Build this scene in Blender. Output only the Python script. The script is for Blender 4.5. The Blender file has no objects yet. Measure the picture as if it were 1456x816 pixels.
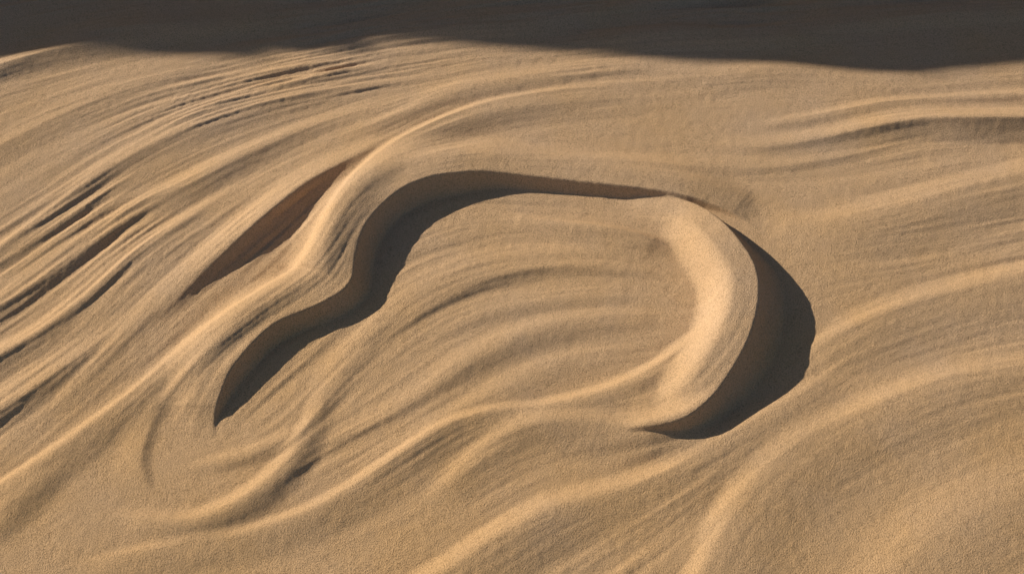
import bpy, math, numpy as np
from mathutils import Vector
rng = np.random.default_rng(7)
EL, AZ = 22.5, 26.0
el, az = math.radians(EL), math.radians(AZ)

# ------------------------------------------------------------------ survey -> ground metres
P = math.radians(50.0); D = 14.0; HT = 0.36
SP, CP = math.sin(P), math.cos(P)
def plan(u, v, z=0.0):
    xn = (u-728.0)/728.0*HT; yn = -(v-408.0)/728.0*HT
    t = (D*SP - z)/(SP - yn*CP)
    return (t*xn, -D*CP + t*(CP + yn*SP))

# ------------------------------------------------------------------ uniform detail grid
STEP = 0.0125
X0, X1, Y0, Y1 = -8.0, 8.0, -5.2, 7.4
NX = int((X1-X0)/STEP)+1; NY = int((Y1-Y0)/STEP)+1
gx = (X0+np.arange(NX)*STEP).astype(np.float32)
gy = (Y0+np.arange(NY)*STEP).astype(np.float32)
GX, GY = np.meshgrid(gx, gy)
ya, yb = plan(0, 410)[1], plan(0, 330)[1]
tt = np.clip((GY-ya)/(yb-ya), 0, 1); SLK = 2.8-1.4*tt*tt*(3-2*tt)

def catmull(pts, step=0.05):
    p = np.array(pts, float); out = []
    q = np.vstack([2*p[0]-p[1], p, 2*p[-1]-p[-2]])
    for i in range(1, len(q)-2):
        n = max(2, int(np.hypot(*(q[i+1]-q[i])[:2])/step))
        t = np.linspace(0, 1, n, endpoint=False)[:, None]
        out.append(0.5*(2*q[i]+(q[i+1]-q[i-1])*t+(2*q[i-1]-5*q[i]+4*q[i+1]-q[i+2])*t*t
                   + (3*q[i]-q[i-1]-3*q[i+1]+q[i+2])*t**3))
    out.append(p[-1:])
    return np.vstack(out)

CURVES = []
def ridge(H, pts, wl, wr, kl='cos', kr='cos', add=True, guide=1.0, f=1.0):
    """pts: (u, v, height). lee side is on the right of travel."""
    w = [(*plan(u, v, h*f), h*f) for (u, v, h) in pts]
    c = catmull(w)
    CURVES.append((c, guide))
    if not add: return
    R = max(wl, wr)
    am_s = np.maximum(c[:, 2], 0)
    pad = 4; kk = np.ones(2*pad+1)/(2*pad+1)
    sm = np.convolve(np.pad(am_s, pad, mode='edge'), kk, 'valid')
    e0 = np.arange(len(sm)); tap = np.clip(np.minimum(e0+ (99 if pts[0][2] > 0 else 0), e0[::-1]+(99 if pts[-1][2] > 0 else 0))/6., 0, 1)
    c = c.copy(); c[:, 2] = sm*tap
    amax = c[:, 2].max()
    best = np.full(GX.shape, R*R, np.float32)
    sd = np.zeros(GX.shape, np.float32); am = np.zeros(GX.shape, np.float32)
    for a, b in zip(c[:-1], c[1:]):
        x0, x1 = min(a[0], b[0])-R, max(a[0], b[0])+R
        y0, y1 = min(a[1], b[1])-R, max(a[1], b[1])+R
        i0, i1 = max(0, int((x0-X0)/STEP)), min(NX, int((x1-X0)/STEP)+2)
        j0, j1 = max(0, int((y0-Y0)/STEP)), min(NY, int((y1-Y0)/STEP)+2)
        if i0 >= i1 or j0 >= j1: continue
        xx = gx[None, i0:i1]-np.float32(a[0]); yy = gy[j0:j1, None]-np.float32(a[1])
        ex, ey = b[0]-a[0], b[1]-a[1]; L2 = ex*ex+ey*ey+1e-9
        t = np.clip((xx*ex+yy*ey)/L2, 0, 1)
        dx = xx-t*ex; dy = yy-t*ey; d2 = dx*dx+dy*dy
        s = best[j0:j1, i0:i1]; m = d2 < s
        s[m] = d2[m]
        side = np.where((ey*xx-ex*yy) > 0, 1.0, -1.0)
        sd[j0:j1, i0:i1][m] = side[m]
        am[j0:j1, i0:i1][m] = (a[2]+(b[2]-a[2])*t)[m]
    d = np.sqrt(best)
    def prof(u, k):
        u = np.clip(u, 0, 1)
        if k == 'cos': return 0.5*(1+np.cos(np.pi*u))
        if k == 'face': return (1-u)**1.35
        if k == 'mesa': return 0.5*(1+np.cos(np.pi*np.clip((u-.3)/.7, 0, 1)))
        if k == 'rim': return 0.5*(1+np.cos(np.pi*np.clip((u-.38)/.62, 0, 1)))
        return (1-u)
    w0 = .7 if kl == 'rim' else .3
    ws = w0+(1-w0)*np.sqrt(np.clip(am/amax, 0, 1))
    pl = prof(d/(wl*ws), kl)
    if kr == 'slip':
        a_ = np.maximum(am, .01); pr = prof(d/(a_*(.50+SLK*a_)), 'face')
    else: pr = prof(d/(wr*ws), kr)
    H += np.maximum(am, 0)*np.where(sd > 0, pr, pl)*(sd != 0)

H = np.zeros(GX.shape, np.float32)
# --- the big sinuous slip faces (two dune bodies merged into one surface)
HA = np.zeros_like(H); HC = np.zeros_like(H)
ridge(HA, [(304,622,0),(306,590,.04),(313,558,.10),(335,515,.135),(388,460,.145),(463,426,.155),(497,400,.175),(506,360,.185),(524,315,.19),
          (560,275,.20),(605,252,.205),(650,245,.19),(700,245,.15),(770,252,.13),(850,261,.12),(920,268,.115),(970,276,.105),(1005,286,.08),(1040,302,.04),(1075,325,0)], .80, .50, 'mesa', 'slip')
ridge(HC, [(860,618,0),(925,614,.04),(970,601,.09),(1003,575,.15),(1035,533,.21),(1064,480,.235),(1078,425,.245),(1073,378,.25),(1049,338,.24),
          (1026,313,.20),(1004,297,.145),(980,286,.10),(950,279,.06),(910,274,.02),(870,270,0)], .60, .50, 'rim', 'slip')
ks = .012
H += (.5*(HA+HC+np.sqrt((HA-HC)**2+ks*ks))-ks*.5*np.exp(-(HA+HC)/ks)).astype(np.float32)
# --- main bright ridge
ridge(H, [(0,692,.05),(60,652,.05),(130,602,.05),(200,548,.05),(290,474,.06),(380,414,.07),(437,372,.09),(468,320,.10),(495,270,.09),
          (545,215,.08),(605,180,.07),(680,150,.06),(760,134,.05),(850,123,.03),(1000,112,0)], .165, .5)
ridge(H, [(210,470,0),(250,430,.025),(290,388,.055),(340,338,.12),(395,290,.14),(450,250,.09),(510,218,.05),(575,190,0)], .40, .22, 'cos', 'face')
# --- left streaming ridges
F = .68
ridge(H, [(-60,395,.06),(0,350,.07),(80,292,.07),(150,242,.07),(230,197,.07),(320,160,.06),(420,136,.05),(520,122,.03),(640,108,0)], .18, .25, 'cos', 'face', f=F)
ridge(H, [(-60,370,.02),(0,328,.03),(90,270,.04),(180,212,.03),(260,172,.02),(340,150,0)], .12, .15, 'cos', 'face', f=F)
ridge(H, [(-60,470,.08),(0,432,.09),(60,392,.08),(120,345,.06),(200,290,.07),(270,258,.10),(350,218,.09),(450,175,.04),(560,140,0)], .3, .3, 'cos', 'face', f=F)
ridge(H, [(-60,545,.09),(0,505,.09),(60,470,.08),(130,415,.05),(200,350,.04),(280,300,.03),(360,250,0)], .22, .25, 'cos', 'face', f=F)
ridge(H, [(-60,610,.10),(0,578,.10),(50,548,.09),(110,508,.07),(160,470,.02),(200,430,0)], .3, .25, 'cos', 'face', f=F)
ridge(H, [(60,600,0),(120,540,.03),(180,470,.04),(240,405,.05),(300,350,.03),(360,300,0)], .16, .3, f=F)
ridge(H, [(-60,240,.03),(0,205,.04),(100,155,.04),(200,120,.03),(320,95,.0)], .25, .3, 'cos', 'face', f=F)
ridge(H, [(-60,120,.05),(0,92,.08),(80,70,.08),(160,60,.05),(260,55,.0)], .25, .3, 'cos', 'face')
ridge(H, [(-60,770,.03),(0,740,.05),(50,700,.04),(110,660,0)], .3, .25, f=F)
ridge(H, [(480,190,0),(560,165,.02),(640,130,.03),(720,115,.03),(820,100,.03),(960,88,0)], .2, .3, 'cos', 'cos')
ridge(H, [(600,200,0),(700,165,.02),(800,150,.03),(900,142,.02),(1050,130,0)], .2, .3)
# --- lower-left lobe
ridge(H, [(225,712,0),(204,672,.02),(203,640,.022),(215,605,.02),(243,565,.016),(298,515,.012),(358,472,.008),(430,420,0)], .3, .09, 'cos', 'face')
ridge(H, [(150,728,0),(200,738,.03),(262,742,.05),(320,724,.06),(372,692,.06),(415,650,.05),(440,605,.035),(462,560,.025),(500,520,.015),(560,475,.0)], .19, .26, f=1.0)
ridge(H, [(250,668,0),(320,655,.025),(370,640,.03),(420,615,.025),(450,590,0)], .16, .14, f=.9)
# --- ripples inside the basin
F = .68
ridge(H, [(440,560,0),(490,505,.03),(540,455,.05),(600,410,.06),(670,382,.06),(750,366,.05),(830,362,.04),(900,370,.02),(960,385,0)], .28, .35, f=F)
ridge(H, [(530,500,0),(600,445,.018),(680,405,.02),(750,385,.025),(830,380,.03),(920,388,.02),(970,394,0)], .14, .12, f=F)
ridge(H, [(430,640,0),(520,606,.03),(600,560,.045),(660,515,.06),(740,477,.06),(820,457,.05),(900,452,.03),(960,455,0)], .24, .3, f=F)
ridge(H, [(600,490,0),(680,450,.02),(760,430,.03),(850,420,.02),(930,420,0)], .2, .18, f=F)
ridge(H, [(480,690,0),(560,640,.03),(640,592,.045),(700,560,.05),(780,522,.04),(860,505,.03),(950,500,0)], .24, .35, f=F)
ridge(H, [(700,302,0),(750,310,.03),(800,317,.06),(860,324,.07),(920,338,.06),(970,358,0)], .14, .3)
# --- ring ridge lower tail
ridge(H, [(100,810,0),(200,785,.03),(320,765,.04),(420,735,.05),(490,700,.055),(560,655,.055),(630,610,.055),(700,588,.065),(780,576,.08),(860,556,.09),(930,525,.08),(975,490,.05),(1005,455,0)], .17, .45, f=.85)
ridge(H, [(600,720,0),(650,675,.03),(700,635,.04),(760,608,.05),(850,606,.07),(930,606,.09),(990,592,.05),(1030,560,0)], .25, .4, f=1.0)
# --- foreground and right-hand swells
ridge(H, [(560,860,.05),(640,812,.06),(710,765,.07),(790,722,.07),(870,700,.06),(940,675,.05),(1000,640,.05),(1060,608,.05),(1120,575,.04),(1200,525,0)], .26, .6)
ridge(H, [(960,900,.04),(1010,800,.05),(1050,722,.06),(1085,680,.06),(1150,625,.06),(1250,575,.06),(1350,540,.05),(1500,515,.04)], .26, .8)
ridge(H, [(1240,880,.04),(1300,800,.05),(1380,740,.05),(1500,690,.04)], .5, .8)
ridge(H, [(1130,520,0),(1200,475,.05),(1280,440,.06),(1370,412,.06),(1500,380,.06)], .26, .6)
ridge(H, [(1080,300,0),(1160,318,.04),(1250,302,.06),(1350,275,.07),(1500,235,.07)], .32, .6)
ridge(H, [(1000,200,.0),(1080,208,.03),(1160,198,.05),(1240,180,.09),(1310,168,.12),(1380,166,.15),(1500,166,.15)], .4, .26, 'cos', 'face')
ridge(H, [(1060,180,0),(1160,165,.03),(1260,146,.04),(1360,138,.04),(1500,132,.04)], .16, .2)
ridge(H, [(760,240,0),(860,234,.015),(980,238,.022),(1090,238,.022),(1200,222,.02),(1300,200,0)], .25, .1, 'cos', 'face')
ridge(H, [(900,100,0),(1000,108,.02),(1120,98,.04),(1250,110,.03),(1400,100,.03),(1500,95,.03)], .3, .35)
# --- folds on the shaded apron
ridge(H, [(40,66,0),(160,40,.06),(300,30,.07),(460,12,.05),(600,0,0)], .35, .3)
ridge(H, [(420,70,0),(560,42,.05),(720,30,.07),(880,12,.05),(1000,0,0)], .35, .3)
ridge(H, [(800,70,0),(920,50,.06),(1080,46,.07),(1240,28,.06),(1480,10,.05)], .35, .3)
# --- guides for the wind direction only
for g in ([(0,160,0),(300,75,0),(600,30,0),(900,0,0)], [(700,70,0),(1000,60,0),(1456,40,0)], [(0,50,0),(200,10,0),(400,-20,0)],
          [(0,640,0),(150,500,0),(300,360,0)], [(760,860,0),(900,770,0),(1100,640,0)], [(1100,840,0),(1200,740,0),(1456,620,0)],
          [(0,816,0),(120,740,0),(180,640,0)], [(200,860,0),(420,790,0),(560,740,0)], [(1150,380,0),(1300,360,0),(1456,330,0)],
          [(620,360,0),(760,330,0),(900,345,0)]):
    ridge(H, g, .3, .3, add=False)

# ------------------------------------------------------------------ wind direction field
CS = 0.1
cx = np.arange(X0, X1+CS, CS); cy = np.arange(Y0, Y1+CS, CS)
CX, CY = np.meshgrid(cx, cy)
A2 = np.zeros(CX.shape); B2 = np.zeros(CX.shape)
for c, g in CURVES:
    c = c[::3]
    m = 0.5*(c[1:]+c[:-1]); e = c[1:]-c[:-1]; an = np.arctan2(e[:, 1], e[:, 0])
    for (mx, my, _), a in zip(m, an):
        w = g/((CX-mx)**2+(CY-my)**2+0.02)**1.5
        A2 += w*math.cos(2*a); B2 += w*math.sin(2*a)
def blur(Fd, sig):
    ny, nx = Fd.shape; p = int(sig*3)+2
    G = np.pad(Fd, p, mode='reflect'); h, w_ = G.shape
    kx = np.fft.rfftfreq(w_)[None, :]; ky = np.fft.fftfreq(h)[:, None]
    G = np.fft.irfft2(np.fft.rfft2(G)*np.exp(-2*(np.pi*sig)**2*(kx**2+ky**2)), s=(h, w_))
    return G[p:p+ny, p:p+nx].astype(np.float32)
def upsample(Fd, x0, y0, s):
    fx = (gx-x0)/s; fy = (gy-y0)/s
    ix = np.clip(fx.astype(int), 0, Fd.shape[1]-2); iy = np.clip(fy.astype(int), 0, Fd.shape[0]-2)
    tx = (fx-ix)[None, :]; ty = (fy-iy)[:, None]
    a = Fd[iy][:, ix]; b = Fd[iy][:, ix+1]; c = Fd[iy+1][:, ix]; d = Fd[iy+1][:, ix+1]
    return blur((a*(1-tx)+b*tx)*(1-ty)+(c*(1-tx)+d*tx)*ty, s/STEP*.6)
def smooth_noise(ny, nx, sig):
    n = rng.standard_normal((ny, nx))
    kx = np.fft.rfftfreq(nx)[None, :]; ky = np.fft.fftfreq(ny)[:, None]
    n = np.fft.irfft2(np.fft.rfft2(n)*np.exp(-2*(np.pi*sig)**2*(kx**2+ky**2)), s=(ny, nx))
    return (n/n.std()).astype(np.float32)
def lic(step, sig_m, length, h, bl_=.7):
    nx = int((X1-X0)/step)+1; ny = int((Y1-Y0)/step)+1
    n = smooth_noise(ny, nx, sig_m/step)
    ux = X0+np.arange(nx)*step; uy = Y0+np.arange(ny)*step
    def samp(Fd, x, y):
        i = np.clip(((x-X0)/step+.5).astype(np.int32), 0, Fd.shape[1]-1); j = np.clip(((y-Y0)/step+.5).astype(np.int32), 0, Fd.shape[0]-1)
        return Fd[j, i]
    fx = (ux-X0)/CS; fy = (uy-Y0)/CS
    ix = np.clip(fx.astype(int), 0, CX.shape[1]-2); iy = np.clip(fy.astype(int), 0, CX.shape[0]-2)
    tx = (fx-ix)[None, :]; ty = (fy-iy)[:, None]
    def bl(Fd): return (Fd[iy][:, ix]*(1-tx)+Fd[iy][:, ix+1]*tx)*(1-ty)+(Fd[iy+1][:, ix]*(1-tx)+Fd[iy+1][:, ix+1]*tx)*ty
    mag = np.hypot(A2, B2)
    th = 0.5*np.arctan2(bl(B2/mag), bl(A2/mag))
    dx = np.cos(th).astype(np.float32); dy = np.sin(th).astype(np.float32)
    BX, BY = np.meshgrid(ux.astype(np.float32), uy.astype(np.float32))
    acc = n.copy(); K = int(length/h)
    for sgn in (1, -1):
        x = BX.copy(); y = BY.copy(); px = dx*sgn; py = dy*sgn
        for k in range(K):
            x += px*h; y += py*h
            w = 0.5*(1+math.cos(math.pi*(k+1)/(K+1)))
            acc += w*samp(n, x, y)
            qx = samp(dx, x, y); qy = samp(dy, x, y)
            s = np.where(qx*px+qy*py < 0, -1, 1).astype(np.float32)
            px = qx*s; py = qy*s
    acc = blur(acc, bl_); acc /= acc.std()
    return acc if step == STEP else upsample(acc, X0, Y0, step)
L1 = lic(STEP, 0.014, 0.6, 0.025, .5)
L2 = lic(0.025, 0.038, 1.6, 0.04)
L3 = lic(0.05, 0.15, 2.6, 0.08)

# roughness mask: strong on the upper left streaks, calm in basin and foreground
def bump(u, v, r):
    x, y = plan(u, v); return np.exp(-((GX-x)**2+(GY-y)**2)/(r*r))
M = 0.21 + 0.52*bump(120,330,2.4) + 0.6*bump(420,180,1.6) + 0.5*bump(900,40,2.6)+ 0.4*bump(1350,120,2.0) + .4*bump(300,0,3)
M -= 0.10*bump(620,340,1.2) + .02*bump(1000,720,2.0) + .15*bump(370,560,.9) + .02*bump(700,520,1)
M += 1.0*np.clip((GY-3.6)/.8, 0, 1)
M = np.clip(M, .08, 1.9).astype(np.float32)
patch = upsample(smooth_noise(int((Y1-Y0)/.1)+2, int((X1-X0)/.1)+2, 6.0), X0, Y0, .1)
patch2 = upsample(smooth_noise(int((Y1-Y0)/.1)+2, int((X1-X0)/.1)+2, 4.0), X0, Y0, .1)
M *= np.clip(1+0.3*patch, .4, 2)
H = blur(H, .6)
H += M*np.clip(1+.5*patch2, .3, 2.0)*(0.0032*L1 + 0.0070*(L2-0.5*np.abs(L2))) + M*0.012*L3
H += 0.0008*smooth_noise(NY, NX, 2.0) + 0.006*upsample(smooth_noise(int((Y1-Y0)/.1)+2, int((X1-X0)/.1)+2, 4.0), X0, Y0, .1)

# ------------------------------------------------------------------ world sheet (dense patch + growing border)
def border(a, b, n=60, first=0.03, far=600.0):
    lo, hi = 1.01, 2.0
    for _ in range(60):
        r = .5*(lo+hi); s = first*(r**n-1)/(r-1)
        if s > far: hi = r
        else: lo = r
    o = first*(r**np.arange(1, n+1)-1)/(r-1)
    return a-o[::-1], b+o
bx0, bx1 = border(X0, gx[-1]); by0, by1 = border(Y0, gy[-1])
AX = np.concatenate([bx0, gx, bx1]); AY = np.concatenate([by0, gy, by1])
nb = 60
WX, WY = np.meshgrid(AX, AY)
Z = np.zeros(WX.shape, np.float32)
edge = np.minimum.reduce([GX-X0, X1-GX, GY-Y0, Y1-GY]); fade = np.clip(edge/.6, 0, 1); fade = fade*fade*(3-2*fade)
Z[nb:nb+NY, nb:nb+NX] = H*fade
# gentle rolling outside
out = np.maximum.reduce([X0-WX, WX-X1, Y0-WY, WY-Y1]); of = np.clip((out+.6)/2.0, 0, 1); of = of*of*(3-2*of)
def swell(x, y):
    return .06*np.sin(x*.9-y*1.6+1.3*np.sin(x*.3+y*.2)) + .03*np.sin(x*2.2-y*3.1+2*np.sin(y*.5)) 
Z += of*swell(WX, WY)*np.exp(-np.maximum(out-30, 0)/40.)
dist = np.hypot(WX, WY)
Z += np.clip((dist-40)/60, 0, 1)*(2.5+2.5*np.sin(WX*.045+1.2*np.sin(WY*.03))*np.cos(WY*.05+.4))
# high dune whose steep side closes the scene at the back; it throws the long shadow
SL = 1.3; FOOT = 5.35
cot = 1/math.tan(el); ky_ = cot*math.sin(az)-1/SL; kx_ = cot*math.cos(az)
lx, lh = [], []
for (u, v) in ((-400,80),(0,100),(120,86),(260,90),(420,80),(590,64),(700,66),(820,74),(1000,88),(1250,98),(1456,102),(1900,104)):
    x, y = plan(u, v); h = (FOOT-y)/ky_
    lx.append(x-h*kx_); lh.append(h)
lx = np.array(lx); o = np.argsort(lx)
xs = np.linspace(-60, 60, 2400); hc = np.interp(xs, lx[o], np.array(lh)[o])
kern = np.exp(-np.linspace(-2.5, 2.5, 17)**2); kern /= kern.sum()
hc = np.convolve(np.pad(hc, 8, mode='edge'), kern, 'valid')
hc += .05*np.sin(xs*3.1+1)+.04*np.sin(xs*5.3)
crestH = np.interp(WX, xs, hc)
bank = np.clip((WY-FOOT)*SL, 0, crestH)
Z += bank*(1-np.clip((WY-FOOT-7)/60, 0, 1)*.6)

nX, nY = len(AX), len(AY)
co = np.empty((nY*nX, 3), np.float32); co[:, 0] = WX.ravel(); co[:, 1] = WY.ravel(); co[:, 2] = Z.ravel()
idx = np.arange(nX*nY, dtype=np.int32).reshape(nY, nX)
q = np.stack([idx[:-1, :-1], idx[:-1, 1:], idx[1:, 1:], idx[1:, :-1]], -1).reshape(-1)
me = bpy.data.meshes.new("sand_dunes")
me.vertices.add(len(co)); me.vertices.foreach_set("co", co.ravel())
nf = len(q)//4
me.loops.add(len(q)); me.loops.foreach_set("vertex_index", q)
me.polygons.add(nf); me.polygons.foreach_set("loop_start", np.arange(0, len(q), 4, dtype=np.int32))
me.polygons.foreach_set("use_smooth", np.ones(nf, bool))
me.update(calc_edges=True)
ob = bpy.data.objects.new("sand_dunes", me); bpy.context.collection.objects.link(ob)

# ------------------------------------------------------------------ sand material
mat = bpy.data.materials.new("sand"); mat.use_nodes = True
nt = mat.node_tree; N = nt.nodes; Lk = nt.links
bs = N["Principled BSDF"]; bs.inputs["Roughness"].default_value = .95
bs.inputs["Specular IOR Level"].default_value = .08
geo = N.new("ShaderNodeNewGeometry")
def noise(scale, detail, rough=.6):
    n = N.new("ShaderNodeTexNoise"); n.inputs["Scale"].default_value = scale; n.inputs["Detail"].default_value = detail
    n.inputs["Roughness"].default_value = rough; Lk.new(geo.outputs["Position"], n.inputs["Vector"]); return n
n1 = noise(62, 3, .75); n2 = noise(105, 2); n3 = noise(.7, 4)
def ramp(src, stops):
    r = N.new("ShaderNodeValToRGB"); Lk.new(src, r.inputs["Fac"])
    r.color_ramp.elements[0].position, r.color_ramp.elements[0].color = stops[0]
    r.color_ramp.elements[1].position, r.color_ramp.elements[1].color = stops[1]
    return r
sep = N.new("ShaderNodeSeparateXYZ"); Lk.new(geo.outputs["Position"], sep.inputs[0])
mr = N.new("ShaderNodeMapRange"); mr.inputs["From Min"].default_value = -4; mr.inputs["From Max"].default_value = 5
mr.inputs["To Min"].default_value = -.25; mr.inputs["To Max"].default_value = .25
Lk.new(sep.outputs["Y"], mr.inputs["Value"])
ad = N.new("ShaderNodeMath"); ad.operation = 'ADD'; Lk.new(n3.outputs["Fac"], ad.inputs[0]); Lk.new(mr.outputs[0], ad.inputs[1])
r1 = ramp(ad.outputs[0], [(.2, (.71, .46, .24, 1)), (.8, (.67, .475, .315, 1))])
r2 = ramp(n2.outputs["Fac"], [(.34, (.56, .54, .52, 1)), (.52, (1.08, 1.08, 1.08, 1))])
mx = N.new("ShaderNodeMixRGB"); mx.blend_type = 'MULTIPLY'; mx.inputs[0].default_value = 1
Lk.new(r1.outputs[0], mx.inputs[1]); Lk.new(r2.outputs[0], mx.inputs[2]); Lk.new(mx.outputs[0], bs.inputs["Base Color"])
b1 = N.new("ShaderNodeBump"); b1.inputs["Strength"].default_value = .8; b1.inputs["Distance"].default_value = .010
Lk.new(n1.outputs["Fac"], b1.inputs["Height"])
b2 = N.new("ShaderNodeBump"); b2.inputs["Strength"].default_value = .8; b2.inputs["Distance"].default_value = .007
Lk.new(n2.outputs["Fac"], b2.inputs["Height"]); Lk.new(b1.outputs[0], b2.inputs["Normal"]); Lk.new(b2.outputs[0], bs.inputs["Normal"])
me.materials.append(mat)

# ------------------------------------------------------------------ light
to_sun = Vector((-math.cos(az)*math.cos(el), math.sin(az)*math.cos(el), math.sin(el)))
sd = bpy.data.lights.new("sun", 'SUN'); sd.energy = 5.0; sd.angle = math.radians(.5); sd.color = (1.0, .89, .72)
so = bpy.data.objects.new("sun", sd); bpy.context.collection.objects.link(so)
so.rotation_euler = to_sun.to_track_quat('Z', 'Y').to_euler()
w = bpy.data.worlds.new("World"); bpy.context.scene.world = w; w.use_nodes = True
sk = w.node_tree.nodes.new("ShaderNodeTexSky"); sk.sky_type = 'NISHITA'; sk.sun_disc = False
sk.sun_elevation = el; sk.sun_rotation = math.atan2(to_sun.x, to_sun.y); sk.dust_density = 1.0
w.node_tree.links.new(sk.outputs[0], w.node_tree.nodes["Background"].inputs[0])
w.node_tree.nodes["Background"].inputs[1].default_value = .05

# ------------------------------------------------------------------ camera
cd = bpy.data.cameras.new("camera"); cam = bpy.data.objects.new("camera", cd); bpy.context.collection.objects.link(cam)
cd.lens = 50; cd.sensor_width = 36; cd.clip_end = 3000
cam.location = (0, -D*CP, D*SP); cam.rotation_euler = (math.pi/2-P, 0, 0)
bpy.context.scene.camera = cam
sc = bpy.context.scene; sc.view_settings.view_transform = 'Standard'; sc.view_settings.look = 'None'
